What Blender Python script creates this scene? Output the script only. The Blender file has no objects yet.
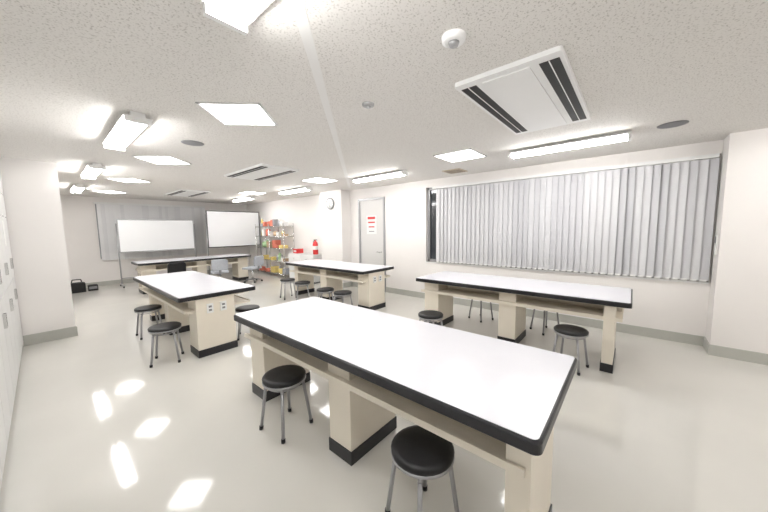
import bpy, math, random
from mathutils import Vector, Matrix
random.seed(4)
S=bpy.context.scene
S.view_settings.view_transform='Standard'
S.view_settings.exposure=0.0

# ---------------------------------------------------------------- materials
def mat(name,col,rough=0.5,metal=0.0,spec=0.5,emit=None,es=0,bump=None,var=None,coat=0):
    m=bpy.data.materials.new(name); m.use_nodes=True
    nt=m.node_tree; b=nt.nodes['Principled BSDF']
    b.inputs['Base Color'].default_value=(*col,1); b.inputs['Roughness'].default_value=rough
    b.inputs['Metallic'].default_value=metal; b.inputs['Specular IOR Level'].default_value=spec
    b.inputs['Coat Weight'].default_value=coat; b.inputs['Coat Roughness'].default_value=0.05
    if emit: b.inputs['Emission Color'].default_value=(*emit,1); b.inputs['Emission Strength'].default_value=es
    tc=nt.nodes.new('ShaderNodeTexCoord')
    if var:   # (scale, amount)
        n=nt.nodes.new('ShaderNodeTexNoise'); n.inputs['Scale'].default_value=var[0]; n.inputs['Detail'].default_value=4
        r=nt.nodes.new('ShaderNodeValToRGB'); a=var[1]
        r.color_ramp.elements[0].position=.3; r.color_ramp.elements[1].position=.7
        r.color_ramp.elements[0].color=(*[c*(1-a) for c in col],1); r.color_ramp.elements[1].color=(*[min(1,c*(1+a)) for c in col],1)
        nt.links.new(tc.outputs['Object'],n.inputs['Vector']); nt.links.new(n.outputs['Fac'],r.inputs['Fac']); nt.links.new(r.outputs['Color'],b.inputs['Base Color'])
    if bump:  # (scale,strength,dist)
        n=nt.nodes.new('ShaderNodeTexNoise'); n.inputs['Scale'].default_value=bump[0]; n.inputs['Detail'].default_value=3
        k=nt.nodes.new('ShaderNodeBump'); k.inputs['Strength'].default_value=bump[1]; k.inputs['Distance'].default_value=bump[2]
        nt.links.new(tc.outputs['Object'],n.inputs['Vector']); nt.links.new(n.outputs['Fac'],k.inputs['Height']); nt.links.new(k.outputs['Normal'],b.inputs['Normal'])
    return m
M={}
M['wall']=mat('wall_paint',(.88,.85,.825),.7,var=(1.5,.015),bump=(120,.1,.002))
M['base']=mat('baseboard_vinyl',(.48,.48,.44),.45,var=(8,.03))
M['floor']=mat('floor_vinyl',(.66,.645,.60),.08,spec=.7,var=(1.2,.03),bump=(3.5,.03,.01))
M['trim']=mat('ceiling_joint',(.84,.83,.81),.8,var=(4,.01))
M['white']=mat('white_paint_metal',(.88,.88,.87),.4,var=(3,.01))
M['board']=mat('whiteboard_enamel',(.95,.96,.97),.25,var=(2,.01))
M['screen']=mat('projection_fabric',(.88,.89,.90),.5,var=(2,.01))
M['top']=mat('melamine_top',(.84,.84,.89),.2,spec=.5,var=(5,.012))
M['black']=mat('black_edge_rubber',(.010,.010,.013),.35,var=(10,.1))
M['seat']=mat('black_vinyl_seat',(.012,.012,.013),.45,spec=.3,var=(20,.15),bump=(200,.1,.001))
M['cream']=mat('cream_laminate',(.83,.765,.655),.45,var=(4,.02))
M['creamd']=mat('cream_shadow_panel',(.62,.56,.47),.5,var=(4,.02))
M['steel']=mat('grey_painted_steel',(.36,.36,.37),.35,metal=.5,var=(10,.04))
M['chrome']=mat('chrome',(.7,.7,.7),.2,metal=1,var=(10,.02))
M['dark']=mat('dark_slot',(.01,.01,.01),.6,var=(10,.1))
M['darkglass']=mat('dark_glass',(.03,.035,.04),.08,var=(2,.1))
M['backglass']=mat('frosted_glass',(.35,.36,.38),.3,var=(2,.05))
M['alu']=mat('aluminium',(.42,.42,.43),.4,metal=.6,var=(10,.03))
M['grey']=mat('grey_plastic',(.22,.22,.23),.5,var=(10,.04))
M['lgrey']=mat('light_grey_fabric',(.42,.44,.48),.8,var=(30,.06))
M['blind']=mat('blind_fabric',(.68,.68,.695),.8,var=(3,.01),bump=(300,.2,.001))
M['blind2']=mat('blind_fabric_b_shaded',(.60,.60,.62),.8,var=(3,.01),bump=(300,.2,.001))  # darker slat tone: random variation, and shade painted on the turned slats
M['blind3']=mat('blind_fabric_light',(.84,.84,.845),.8,var=(3,.01),bump=(300,.2,.001))
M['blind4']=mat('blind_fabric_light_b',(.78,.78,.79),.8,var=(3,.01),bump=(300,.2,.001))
M['cab']=mat('cabinet_enamel',(.68,.68,.67),.35,var=(3,.01))
M['door']=mat('door_enamel',(.70,.69,.67),.4,var=(3,.01))
M['red']=mat('red_plastic',(.62,.03,.03),.4,var=(8,.05))
M['dred']=mat('faded_red_card',(.62,.18,.12),.5,var=(8,.05))
M['green']=mat('pale_green_plastic',(.38,.55,.30),.5,var=(8,.05))
M['yellow']=mat('yellow_card',(.78,.62,.22),.6,var=(8,.05))
M['paper']=mat('paper_white',(.85,.85,.83),.7,var=(8,.02))
M['brown']=mat('cardboard',(.55,.40,.26),.8,var=(8,.05))
M['beige']=mat('beige_grille',(.55,.45,.33),.5,var=(8,.04))
M['tube']=mat('fluorescent_tube',(1,1,1),.4,emit=(1,.985,.97),es=54,var=(5,.01))
M['panel']=mat('panel_diffuser',(1,1,1),.4,emit=(1,.985,.97),es=15,var=(5,.01))
def ceilmat():
    m=bpy.data.materials.new('rockwool_ceiling'); m.use_nodes=True; nt=m.node_tree; b=nt.nodes['Principled BSDF']
    tc=nt.nodes.new('ShaderNodeTexCoord')
    n=nt.nodes.new('ShaderNodeTexNoise'); n.inputs['Scale'].default_value=90; n.inputs['Detail'].default_value=2; n.inputs['Roughness'].default_value=.6
    r=nt.nodes.new('ShaderNodeValToRGB'); e=r.color_ramp.elements
    e[0].position=.33; e[0].color=(.54,.515,.48,1); e[1].position=.45; e[1].color=(.80,.778,.745,1)
    nt.links.new(tc.outputs['Object'],n.inputs['Vector']); nt.links.new(n.outputs['Fac'],r.inputs['Fac']); nt.links.new(r.outputs['Color'],b.inputs['Base Color'])
    k=nt.nodes.new('ShaderNodeBump'); k.inputs['Strength'].default_value=.3; k.inputs['Distance'].default_value=.003
    nt.links.new(n.outputs['Fac'],k.inputs['Height']); nt.links.new(k.outputs['Normal'],b.inputs['Normal'])
    b.inputs['Roughness'].default_value=.9
    return m
M['ceil']=ceilmat()

# ---------------------------------------------------------------- mesh builder
class MB:
    def __init__(s): s.v=[];s.f=[];s.m=[];s.mats=[];s.sm=[]
    def mi(s,k):
        if k not in s.mats: s.mats.append(k)
        return s.mats.index(k)
    def box(s,x0,x1,y0,y1,z0,z1,k,R=None):
        b=len(s.v)
        c=[(x0,y0,z0),(x1,y0,z0),(x1,y1,z0),(x0,y1,z0),(x0,y0,z1),(x1,y0,z1),(x1,y1,z1),(x0,y1,z1)]
        if R: c=[tuple(R@Vector(p)) for p in c]
        s.v+=c
        for f in [(0,3,2,1),(4,5,6,7),(0,1,5,4),(1,2,6,5),(2,3,7,6),(3,0,4,7)]:
            s.f.append([b+i for i in f]); s.m.append(s.mi(k)); s.sm.append(False)
    def prism(s,pts,z0,z1,k,ktop=None,bev=0):
        n=len(pts); cx=sum(p[0] for p in pts)/n; cy=sum(p[1] for p in pts)/n
        def inset(d):
            o=[]
            for x,y in pts:
                dx,dy=x-cx,y-cy
                o.append((x-math.copysign(min(d,abs(dx)),dx),y-math.copysign(min(d,abs(dy)),dy)))
            return o
        rings=[(pts,z0),(pts,z1-bev)]
        if bev: rings+= [(inset(bev*.3),z1-bev*.3),(inset(bev),z1)]
        b=len(s.v)
        for ps,z in rings: s.v+=[(x,y,z) for x,y in ps]
        for j in range(len(rings)-1):
            for i in range(n):
                a=b+j*n+i; c=b+j*n+(i+1)%n
                s.f.append([a,c,c+n,a+n]); s.m.append(s.mi(k)); s.sm.append(False)
        s.f.append([b+i for i in range(n)][::-1]); s.m.append(s.mi(k)); s.sm.append(False)
        s.f.append([b+(len(rings)-1)*n+i for i in range(n)]); s.m.append(s.mi(ktop or k)); s.sm.append(False)
    def cyl(s,p0,p1,r,k,n=14,r1=None,cap=True):
        p0=Vector(p0);p1=Vector(p1); r1=r if r1 is None else r1
        d=(p1-p0).normalized(); a=d.orthogonal().normalized(); c=d.cross(a); b=len(s.v)
        for P,q in((p0,r),(p1,r1)):
            for i in range(n):
                t=2*math.pi*i/n; s.v.append(tuple(P+(a*math.cos(t)+c*math.sin(t))*q))
        for i in range(n):
            s.f.append([b+i,b+(i+1)%n,b+n+(i+1)%n,b+n+i]); s.m.append(s.mi(k)); s.sm.append(True)
        if cap:
            s.f.append([b+i for i in range(n)][::-1]); s.m.append(s.mi(k)); s.sm.append(False)
            s.f.append([b+n+i for i in range(n)]); s.m.append(s.mi(k)); s.sm.append(False)
    def lathe(s,prof,k,n=28,c=(0,0)):
        b=len(s.v)
        for r,z in prof:
            for i in range(n):
                t=2*math.pi*i/n; s.v.append((c[0]+r*math.cos(t),c[1]+r*math.sin(t),z))
        for j in range(len(prof)-1):
            for i in range(n):
                a=b+j*n+i; d=b+j*n+(i+1)%n
                s.f.append([a,d,d+n,a+n]); s.m.append(s.mi(k)); s.sm.append(True)
        s.f.append([b+i for i in range(n)][::-1]); s.m.append(s.mi(k)); s.sm.append(True)
        s.f.append([b+(len(prof)-1)*n+i for i in range(n)]); s.m.append(s.mi(k)); s.sm.append(True)
    def path(s,pts,r,k,n=10):
        for a,b in zip(pts[:-1],pts[1:]): s.cyl(a,b,r,k,n)
    def obj(s,name,loc=(0,0,0),rz=0,parent=None):
        me=bpy.data.meshes.new(name); me.from_pydata(s.v,[],s.f)
        for k in s.mats: me.materials.append(M[k])
        me.polygons.foreach_set('material_index',s.m); me.polygons.foreach_set('use_smooth',s.sm); me.update()
        o=bpy.data.objects.new(name,me); o.location=loc; o.rotation_euler=(0,0,rz)
        S.collection.objects.link(o)
        if parent: o.parent=parent
        return o
def empty(name,loc=(0,0,0),rz=0):
    o=bpy.data.objects.new(name,None); o.location=loc; o.rotation_euler=(0,0,rz); o.empty_display_size=.2
    S.collection.objects.link(o); return o
def B(name,*a,loc=(0,0,0)):
    m=MB(); m.box(*a); return m.obj(name,loc)
def rrect(x0,x1,y0,y1,r,n=6):
    o=[]
    for cx,cy,a0 in((x1-r,y1-r,0),(x0+r,y1-r,90),(x0+r,y0+r,180),(x1-r,y0+r,270)):
        for i in range(n+1):
            a=math.radians(a0+90*i/n); o.append((cx+r*math.cos(a),cy+r*math.sin(a)))
    return o

# ---------------------------------------------------------------- room shell
H=2.62; XW=5.515; XL=-.9; YB=12.0; YF=-3.0
B('floor',XL-.2,XW+.3,YF-.2,YB+.2,-.1,0,'floor')
B('ceiling',XL-.2,XW+.3,YF-.2,YB+.2,H,H+.1,'ceil')
B('wall_left',XL-.1,XL,YF,YB,0,H,'wall')
B('wall_back',XL-.1,XW+.1,YB,YB+.1,0,H,'wall')
B('wall_front',XL-.1,XW+.1,YF-.1,YF,0,H,'wall')
m=MB()
wy0,wy1,wz0,wz1=-.77,3.48,.85,2.46
m.box(XW,XW+.16,YF,wy0,0,H,'wall')
m.box(XW,XW+.16,wy1,4.655,0,H,'wall'); m.box(XW,XW+.16,5.575,YB,0,H,'wall'); m.box(XW,XW+.16,4.655,5.575,2.365,H,'wall')
m.box(XW,XW+.16,wy0,wy1,0,wz0,'wall'); m.box(XW,XW+.16,wy0,wy1,wz1,H,'wall')
m.obj('wall_right')
m=MB()
m.box(XW+.11,XW+.13,wy0,wy1,wz0,wz1,'darkglass')
for y in (wy0,wy0+1.4,wy0+2.8,wy1-.05): m.box(XW+.07,XW+.11,y,y+.05,wz0,wz1,'alu')
for z in (wz0,wz1-.05): m.box(XW+.07,XW+.11,wy0,wy1,z,z+.05,'alu')
m.obj('window_1')
B('trim_1',XW-.02,XW+.07,wy0,wy1,wz0-.025,wz0,'white')
m=MB(); m.box(5.196,XW,-2.0,-.783,0,H,'wall'); m.obj('wall_pillar_right')
m=MB(); m.box(5.2,XW,5.9,6.8,0,H,'wall'); m.obj('wall_pillar_far')
m=MB(); m.box(XL,.237,6.515,7.3,0,H,'wall'); m.obj('wall_pillar_left')
bh=.13; g=.012
m=MB()
m.box(XW-g,XW,-.783,4.65,0,bh,'base'); m.box(XW-g,XW,5.58,5.9,0,bh,'base'); m.box(XW-g,XW,6.8,YB,0,bh,'base')
m.box(5.196-g,5.196,-2.0-g,-.783+g,0,bh,'base'); m.box(5.196,XW-g,-.783,-.783+g,0,bh,'base')
m.box(5.2-g,5.2,5.9-g,6.8+g,0,bh,'base'); m.box(5.2,XW-g,5.9-g,5.9,0,bh,'base'); m.box(5.2,XW-g,6.8,6.8+g,0,bh,'base')
m.box(XW-g,XW,YF,-2.0,0,bh,'base')
m.obj('baseboard_right')
m=MB(); m.box(XL,XW-g,YB-g,YB,0,bh,'base'); m.obj('baseboard_back')
m=MB(); m.box(-.28,.237+g,6.515-g,6.515,0,.15,'base'); m.box(.237,.237+g,6.515,7.3,0,.15,'base'); m.box(XL,XL+g,7.3,YB,0,.15,'base')
m.obj('baseboard_left')
m=MB()
a=Vector((-.4,-.02)); b=Vector((5.1,5.45)); d=(b-a).normalized(); nrm=Vector((-d.y,d.x))*.03
pts=[a-nrm,b-nrm,b+nrm,a+nrm]
m.prism([tuple(p) for p in pts],H-.002,H,'trim'); m.obj('trim_2')

# ---------------------------------------------------------------- blinds (flat vertical slats)
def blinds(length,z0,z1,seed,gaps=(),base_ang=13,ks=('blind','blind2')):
    r=random.Random(seed); m=MB()
    m.box(-.035,.035,0,length,z1-.045,z1,'white')
    y=.04; w=.098
    while y<length-.04:
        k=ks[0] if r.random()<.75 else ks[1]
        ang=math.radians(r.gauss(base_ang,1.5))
        if any(a<y<b for a,b in gaps): ang=math.radians(base_ang*2+r.gauss(0,3)); k=ks[1]  # turned slats take the darker tone, so their shade is in the colour
        R=Matrix.Translation((0,y,0))@Matrix.Rotation(ang,4,'Z')
        m.box(-.0008,.0008,-w/2,w/2,z0,z1-.05,k,R)
        m.box(-.004,.004,-.03,.03,z0-.012,z0+.012,'white',R)
        m.cyl((0,y,z1-.055),(0,y,z1-.04),.006,'white',6)
        y+=.086
    return m
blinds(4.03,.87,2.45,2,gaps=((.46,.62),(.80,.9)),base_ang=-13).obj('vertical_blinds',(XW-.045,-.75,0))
blinds(2.9,.76,2.47,5,base_ang=12,ks=('blind3','blind4')).obj('vertical_blinds',(3.96,YB-.06,0),math.radians(90))
B('window_2',1.1,3.9,YB-.015,YB-.001,.8,2.42,'backglass')

# ---------------------------------------------------------------- lab tables
def lab_table(loc,L,W,peds,name='lab_table',rz=0):
    E=empty(name,loc,rz); T=.80
    m=MB(); m.prism(rrect(0,W,0,L,.035),T-.052,T,'black',bev=.01)
    m.obj('edge_band',parent=E)
    m=MB(); m.prism(rrect(.014,W-.014,.014,L-.014,.025),T-.001,T+.0025,'top'); m.obj('worktop',parent=E)
    m=MB(); 
    m.box(.08,W-.08,.06,L-.06,T-.075,T-.052,'cream')
    m.box(.07,W-.07,.07,L-.07,.575,.60,'cream')
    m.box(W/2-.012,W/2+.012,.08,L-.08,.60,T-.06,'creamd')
    m.box(.07,.085,.07,L-.07,.60,.612,'cream'); m.box(W-.085,W-.07,.07,L-.07,.60,.612,'cream')
    m.obj('book_shelf',parent=E)
    m=MB()
    for y,d,x0,x1 in peds:
        m.box(x0,x1,y,y+d,.09,T-.052,'cream')
        m.box(x0-.008,x1+.008,y-.008,y+d+.008,0,.095,'black')
        if d>.25:
            for xx in (x0+.12,x0+.28):
                m.box(xx,xx+.075,y-.012,y,.55,.67,'paper')
                m.box(xx+.02,xx+.055,y-.014,y-.011,.575,.60,'grey'); m.box(xx+.02,xx+.055,y-.014,y-.011,.62,.645,'grey')
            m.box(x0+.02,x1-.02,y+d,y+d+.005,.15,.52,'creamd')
    m.obj('pedestals',parent=E)
    return E
W=.943;L=2.653
lab_table((1.123,.217,0),L,W,[(.05,.10,.09,.55),(1.16,.22,.12,.60),(2.32,.25,.12,.60)])
lab_table((3.825,-.03,0),L,W,[(.13,.10,.06,.62),(1.16,.22,.16,.66),(2.32,.25,.16,.66)])
lab_table((.993,4.06,0),L,W,[(.0+.02,.30,.18,.64),(1.3,.22,.18,.64),(2.40,.14,.18,.64)])
lab_table((3.796,3.76,0),L,W,[(.02,.30,.18,.64),(1.3,.22,.18,.64),(2.40,.14,.18,.64)])
lab_table((4.33,9.28,0),2.83,.9,[(.06,.30,.18,.64),(1.25,.25,.18,.64),(2.45,.30,.18,.64)],name='demonstration_bench',rz=math.radians(90))

# ---------------------------------------------------------------- stools
def stool(x,y,a=None):
    m=MB(); h=.445; R=.165
    m.lathe([(R-.012,h-.045),(R,h-.038),(R+.003,h-.012),(R-.006,h-.001),(R-.03,h+.004),(.05,h+.002)],'seat')
    m.lathe([(R-.02,h-.052),(R+.001,h-.050),(R+.004,h-.040),(R+.001,h-.032),(R-.02,h-.032)],'steel')
    for i in range(4):
        t=a+i*math.pi/2; c,s=math.cos(t),math.sin(t)
        m.path([(c*.05,s*.05,h-.055),(c*.125,s*.125,h-.057),(c*.145,s*.145,h-.085),(c*.195,s*.195,.012)],.0125,'steel')
        m.cyl((c*.196,s*.196,0),(c*.194,s*.194,.03),.016,'black',10)
    n=28; rr=.130
    for i in range(n):
        t0=2*math.pi*i/n; t1=2*math.pi*(i+1)/n
        m.cyl((rr*math.cos(t0),rr*math.sin(t0),h-.075),(rr*math.cos(t1),rr*math.sin(t1),h-.075),.007,'steel',6,cap=False)
    return m.obj('stool',(x,y,0))
for x,y,a in [(1.18,2.08,.9),(1.23,.80,.5),(1.95,.95,.2),(2.05,2.2,.7),
            (3.33,2.03,.3),(3.78,.48,.6),(4.86,1.95,.4),(4.86,.95,.1),
            (3.50,4.50,.4),(3.52,4.02,.9),(3.66,5.5,.2),(3.66,6.1,.6),
            (.90,4.33,.4),(.98,5.62,.8),(1.93,4.36,.3),(2.0,5.8,.5)]:
    stool(x,y,a)

# ---------------------------------------------------------------- chairs by the bench
def chair(x,y,rz,k):
    m=MB()
    m.prism(rrect(-.22,.22,-.21,.21,.06),.41,.46,k,bev=.012)
    n=len(m.v); m.prism(rrect(-.20,.20,-.15,.15,.06),0,.035,k,bev=.01)
    R2=Matrix.Translation((0,-.25,.66))@Matrix.Rotation(math.radians(98),4,'X')
    for i in range(n,len(m.v)): m.v[i]=tuple(R2@Vector(m.v[i]))
    m.box(-.03,.03,-.26,-.235,.42,.66,'grey'); m.box(-.03,.03,-.26,.0,.395,.415,'grey')
    m.cyl((0,0,.09),(0,0,.41),.028,'chrome')
    for i in range(5):
        t=2*math.pi*i/5+.3; c,s=math.cos(t),math.sin(t)
        m.cyl((0,0,.10),(c*.26,s*.26,.065),.02,'grey',8,.014)
        m.cyl((c*.26-s*.018,s*.26+c*.018,.028),(c*.26+s*.018,s*.26-c*.018,.028),.028,'black',12)
    return m.obj('office_chair',(x,y,0),rz)
chair(2.12,8.92,.1,'seat'); chair(3.2,8.85,-.3,'lgrey'); chair(4.15,8.9,.4,'lgrey')

# ---------------------------------------------------------------- boards
def mobile_board(name,cx,y,w,z0,z1,face,frame):
    m=MB(); h=w/2
    m.box(-h,h,-.012,.012,z0,z1,face)
    for a in [(-h-.02,h+.02,z0-.025,z0),(-h-.02,h+.02,z1,z1+.025),(-h-.02,-h,z0,z1),(h,h+.02,z0,z1)]:
        m.box(a[0],a[1],-.02,.02,a[2],a[3],frame)
    m.box(-h*.5,h*.5,-.09,-.02,z0-.03,z0-.018,frame)
    for sx in (-h-.035,h+.035):
        m.cyl((sx,0,.06),(sx,0,z1-.1),.016,'alu'); m.cyl((sx,-.28,.07),(sx,.28,.07),.018,'alu')
        m.cyl((sx-.02 if sx>0 else sx+.02,0,(z0+z1)/2),(sx,0,(z0+z1)/2),.02,'alu')
        for yy in (-.26,.26): m.cyl((sx-.012,yy,.03),(sx+.012,yy,.03),.03,'black',14); m.cyl((sx,yy,.03),(sx,yy,.07),.01,'alu')
    m.cyl((-h-.035,0,.25),(h+.035,0,.25),.013,'alu')
    return m.obj(name,(cx,y,0))
mobile_board('mobile_whiteboard',2.38,11.2,1.86,1.02,1.93,'board','alu')
mobile_board('projection_screen',4.50,10.8,1.75,1.04,2.24,'screen','black')

# ---------------------------------------------------------------- door, sign, clock, switch
m=MB(); f=.05
m.box(XW-.02,XW+.1,4.66,4.66+f,0,2.36,'alu'); m.box(XW-.02,XW+.1,5.57-f,5.57,0,2.36,'alu'); m.box(XW-.02,XW+.1,4.66+f,5.57-f,2.31,2.36,'alu')
m.box(XW+.01,XW+.05,4.71,5.52,0,2.31,'door')
m.cyl((XW+.01,4.79,1.0),(XW-.05,4.79,1.0),.012,'chrome'); m.cyl((XW-.05,4.78,1.0),(XW-.05,4.90,1.0),.011,'chrome')
m.obj('door_1')
m=MB(); x=XW+.006
m.box(x-.002,x,4.95,5.29,1.45,1.92,'paper')
m.box(x-.003,x,4.99,5.25,1.83,1.89,'red')
m.box(x-.003,x,5.02,5.22,1.62,1.65,'red'); m.box(x-.003,x,5.0,5.24,1.73,1.765,'red'); m.box(x-.003,x,5.03,5.21,1.51,1.53,'grey')
m.obj('notice_sign')
m=MB()
m.lathe([(.14,0),(.155,.012),(.155,.04),(.14,.045),(.132,.037)],'grey'); m.lathe([(.132,.034),(.132,.038)],'paper')
m.box(-.006,.006,-.01,.10,.039,.042,'black'); m.box(-.01,.07,-.006,.006,.039,.042,'black')
for i in range(12):
    R=Matrix.Rotation(i*math.pi/6,4,'Z'); m.box(-.005,.005,.10,.12,.038,.040,'black',R)
R=Matrix.Rotation(math.radians(-90),4,'Y')@Matrix.Rotation(math.radians(90),4,'Z')
m.v=[tuple(R@Vector(p)) for p in m.v]; m.obj('wall_clock',(5.2,6.32,2.28))
m=MB(); m.box(5.31,5.38,-.783,-.77,1.22,1.46,'paper'); m.box(5.325,5.365,-.77,-.765,1.36,1.44,'grey'); m.box(5.325,5.365,-.77,-.765,1.25,1.33,'white'); m.obj('light_switch')

# ---------------------------------------------------------------- cabinets on left
E=empty('storage_cabinet',(XL,-1.5,0))
m=MB(); XC=-.28-XL
m.box(0,XC-.022,0,8.0,.06,H,'grey'); m.box(0,XC-.05,0,8.0,0,.06,'grey')
m.obj('carcass',parent=E)
m=MB(); hd=MB(); y=0
while y<7.99:
    for z0,z1 in((.07,1.0),(1.01,2.1),(2.11,H-.01)):
        for a in(0,.4445):
            m.box(XC-.02,XC,y+a+.006,y+a+.4385,z0,z1,'cab')
            hy=y+.4445+(-.03 if a==0 else .03)
            if z0<2:
                zz=.75 if z0<1 else 1.15
                hd.box(XC,XC+.02,hy-.009,hy+.009,zz,zz+.13,'chrome')
                if z0>1: hd.box(XC,XC+.002,y+a+.15,y+a+.30,1.78,1.84,'paper'); hd.box(XC,XC+.003,y+a+.16,y+a+.28,1.80,1.815,'grey')
    y+=.889
m.obj('doors',parent=E)
hd.box(XC,XC+.003,7.1,7.31,1.45,1.75,'paper')
hd.obj('handles_and_labels',parent=E)

# ---------------------------------------------------------------- ceiling fixtures
def tube(x,y0,y1):
    E=empty('fluorescent_light',(x,y0,0)); L=y1-y0
    m=MB()
    m.box(-.05,.05,0,L,H-.035,H,'white')
    m.box(-.10,.10,0,L,H-.041,H-.035,'white')
    for yy in (0.0,L-.03): m.box(-.09,.09,yy,yy+.03,H-.085,H-.041,'white')
    m.obj('housing',parent=E)
    m=MB()
    for dx in (-.055,.055): m.cyl((dx,.03,H-.064),(dx,L-.03,H-.064),.016,'tube',6,cap=False)
    m.obj('tubes',parent=E)
for y0 in (.07,3.14,6.0,8.9): tube(4.30,y0,y0+1.28)
for y0 in (.2,3.3,6.1,8.9): tube(.63,y0,y0+1.28)
tube(4.30,-2.6,-1.32); tube(.63,-2.7,-1.42)
def panel(x,y,s,a):
    m=MB(); h=s/2
    for q in [(-h,h,-h,-h+.02),(-h,h,h-.02,h),(-h,-h+.02,-h,h),(h-.02,h,-h,h)]: m.box(*q,H-.012,H,'white')
    m.box(-h+.02,h-.02,-h+.02,h-.02,H-.008,H,'panel')
    m.obj('ceiling_panel_light',(x,y,0),math.radians(a))
for y in (2.7,5.2,7.68,10.2): panel(1.235,y,.50,45)
for y in (1.95,5.08,8.1): panel(4.0 if y<2 else 3.9,y,.56,0)
def ac(cx,cy,rz):
    m=MB(); a,b=.725,.335
    m.prism(rrect(-a,a,-b,b,.02),H-.03,H,'white')
    m.box(-a+.06,a-.06,-.15,.15,H-.038,H-.03,'white')
    for s in(-1,1):
        y0,y1=sorted((s*.20,s*.31))
        m.box(-a+.07,a-.07,y0,y1,H-.033,H-.03,'dark')
        m.box(-a+.07,a-.07,*sorted((s*.252,s*.258)),H-.036,H-.03,'white')
    m.obj('ceiling_air_conditioner',(cx,cy,0),rz)
ac(2.725,.695,0); ac(2.63,5.13,math.radians(90)); ac(2.65,9.2,math.radians(90))
def disc(name,x,y,r,k,h=.02):
    m=MB(); m.lathe([(r*.7,H-h),(r*.95,H-h*.8),(r,H-.003),(r,H)],k); 
    if k!='grey': m.lathe([(r*.35,H-h*1.6),(r*.45,H-h)],'alu')
    m.obj(name,(x,y,0))
disc('ceiling_speaker',1.24,3.97,.115,'grey',.008); disc('ceiling_speaker',4.31,-.25,.12,'grey',.008)
disc('smoke_detector',1.53,.79,.065,'white',.03); disc('sprinkler_head',1.84,1.72,.05,'alu',.02)
m=MB(); m.box(-.17,.17,-.17,.17,H-.012,H,'beige')
for i in range(7): m.box(-.14,.14,-.14+i*.043,-.125+i*.043,H-.014,H-.011,'dark')
m.obj('ceiling_vent',(5.0,2.54,0))

# ---------------------------------------------------------------- wire rack and supplies at far right
E=empty('wire_rack',(5.08,8.6,0))
m=MB(); rx0,rx1,ry0,ry1=0,.40,0,1.9; sh=[.12,.55,.98,1.38,1.72]
for x in(rx0+.015,rx1-.015):
    for y in(ry0+.015,(ry0+ry1)/2,ry1-.015): m.cyl((x,y,0),(x,y,1.8),.014,'chrome',10)
for z in sh:
    for x in (rx0+.015,rx1-.015): m.cyl((x,ry0,z-.007),(x,ry1,z-.007),.006,'chrome',6); m.cyl((x,ry0,z-.03),(x,ry1,z-.03),.005,'chrome',6)
    for i in range(9): xx=rx0+.04+i*.04; m.cyl((xx,ry0,z-.004),(xx,ry1,z-.004),.004,'chrome',5)
    for i in range(8): yy=ry0+.02+i*(ry1-.04)/7; m.cyl((rx0,yy,z-.012),(rx1,yy,z-.012),.005,'chrome',5)
m.obj('rack_frame',parent=E)
m=MB(); r=random.Random(11)
for z in sh:
    y=ry0+.06
    while y<ry1-.25:
        w=r.uniform(.08,.26); hh=r.uniform(.07,.27); k=r.choice(['paper','green','yellow','dred','brown','dred','white','lgrey','paper','yellow','alu'])
        if abs(y+w/2-(ry0+ry1)/2)<w/2+.05: y+=.06
        q=r.random()
        if q<.35: m.cyl((rx0+.15,y+w/2,z),(rx0+.15,y+w/2,z+hh*.8),w*.4,k); m.cyl((rx0+.15,y+w/2,z+hh*.8),(rx0+.15,y+w/2,z+hh),w*.4,k,r1=w*.18); m.cyl((rx0+.15,y+w/2,z+hh),(rx0+.15,y+w/2,z+hh+.04),w*.18,'white')
        elif q<.95: m.box(rx0+.04,rx0+.04+r.uniform(.15,.28),y,y+w,z,z+hh,k)
        y+=w+r.uniform(.02,.07)
m.obj('supplies',parent=E)
m=MB(); m.box(5.06,5.5,7.0,8.3,.05,.85,'cab'); m.box(5.09,5.5,7.02,8.28,0,.05,'grey')
for y in (7.01,7.66): m.box(5.045,5.06,y,y+.63,.07,.84,'white'); m.box(5.03,5.045,y+.3,y+.36,.7,.72,'chrome')
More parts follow.
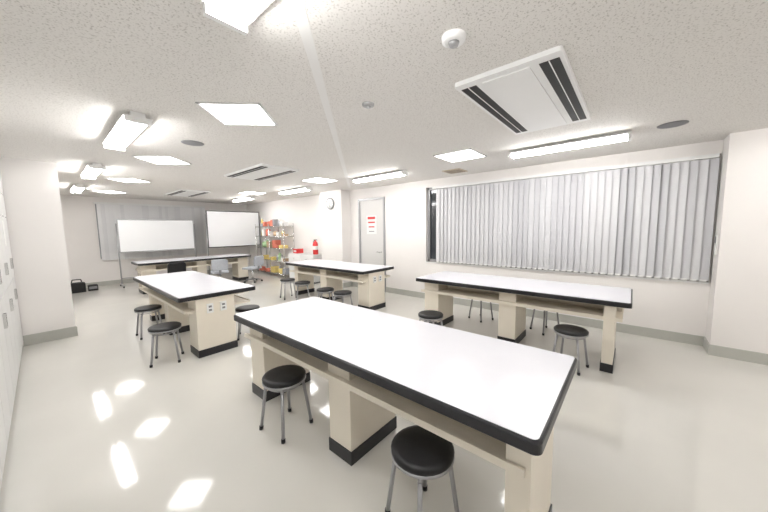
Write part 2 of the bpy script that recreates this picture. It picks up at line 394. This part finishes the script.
m.obj('low_cabinet')
def ext(x,y,z):
    m=MB(); m.lathe([(.07,0),(.078,.02),(.078,.30),(.06,.36),(.025,.39),(.02,.42)],'red',20)
    m.box(-.02,.02,-.07,.05,.42,.44,'black'); m.path([(0,.02,.42),(0,.09,.38),(0,.10,.2),(0,.09,.1)],.01,'black')
    m.lathe([(.0785,.14),(.0795,.15),(.0795,.24),(.0785,.25)],'paper',20)
    m.obj('fire_extinguisher',(x,y,z))
ext(5.25,7.15,.85)
m=MB(); m.box(-.12,.12,-.10,.10,0,.14,'red'); m.box(-.121,-.118,-.07,.07,.04,.10,'paper'); m.box(-.1,.1,-.08,.08,.14,.16,'paper'); m.obj('supply_box',(5.25,8.05,.85))
m=MB(); m.prism(rrect(-.16,.16,-.12,.12,.05),0,.26,'seat',bev=.03); m.path([(-.1,0,.25),(-.08,0,.34),(.08,0,.34),(.1,0,.25)],.012,'black'); m.obj('black_bag',(.52,11.25,0))
m=MB(); m.prism(rrect(-.1,.1,-.1,.1,.03),0,.16,'seat',bev=.02); m.box(-.08,.08,-.102,-.098,.05,.12,'grey'); m.obj('equipment_case',(.82,11.3,0))

# ---------------------------------------------------------------- world + camera
w=bpy.data.worlds.new('world'); S.world=w; w.use_nodes=True
w.node_tree.nodes['Background'].inputs[0].default_value=(.02,.025,.04,1)
psi,th,rho,F,h=.8640,.0955,-.0140,291.85,1.6
s,c=math.sin(psi),math.cos(psi); st,ct=math.sin(th),math.cos(th)
f=Vector((s*ct,c*ct,-st)); r0=Vector((c,-s,0)); u0=r0.cross(f)
r=math.cos(rho)*r0+math.sin(rho)*u0; u=-math.sin(rho)*r0+math.cos(rho)*u0
cd=bpy.data.cameras.new('camera'); cd.sensor_width=36; cd.lens=F/768*36; cd.clip_start=.02
co=bpy.data.objects.new('camera',cd); S.collection.objects.link(co)
co.matrix_world=Matrix((( r.x,u.x,-f.x,0),(r.y,u.y,-f.y,0),(r.z,u.z,-f.z,h),(0,0,0,1)))
S.camera=co
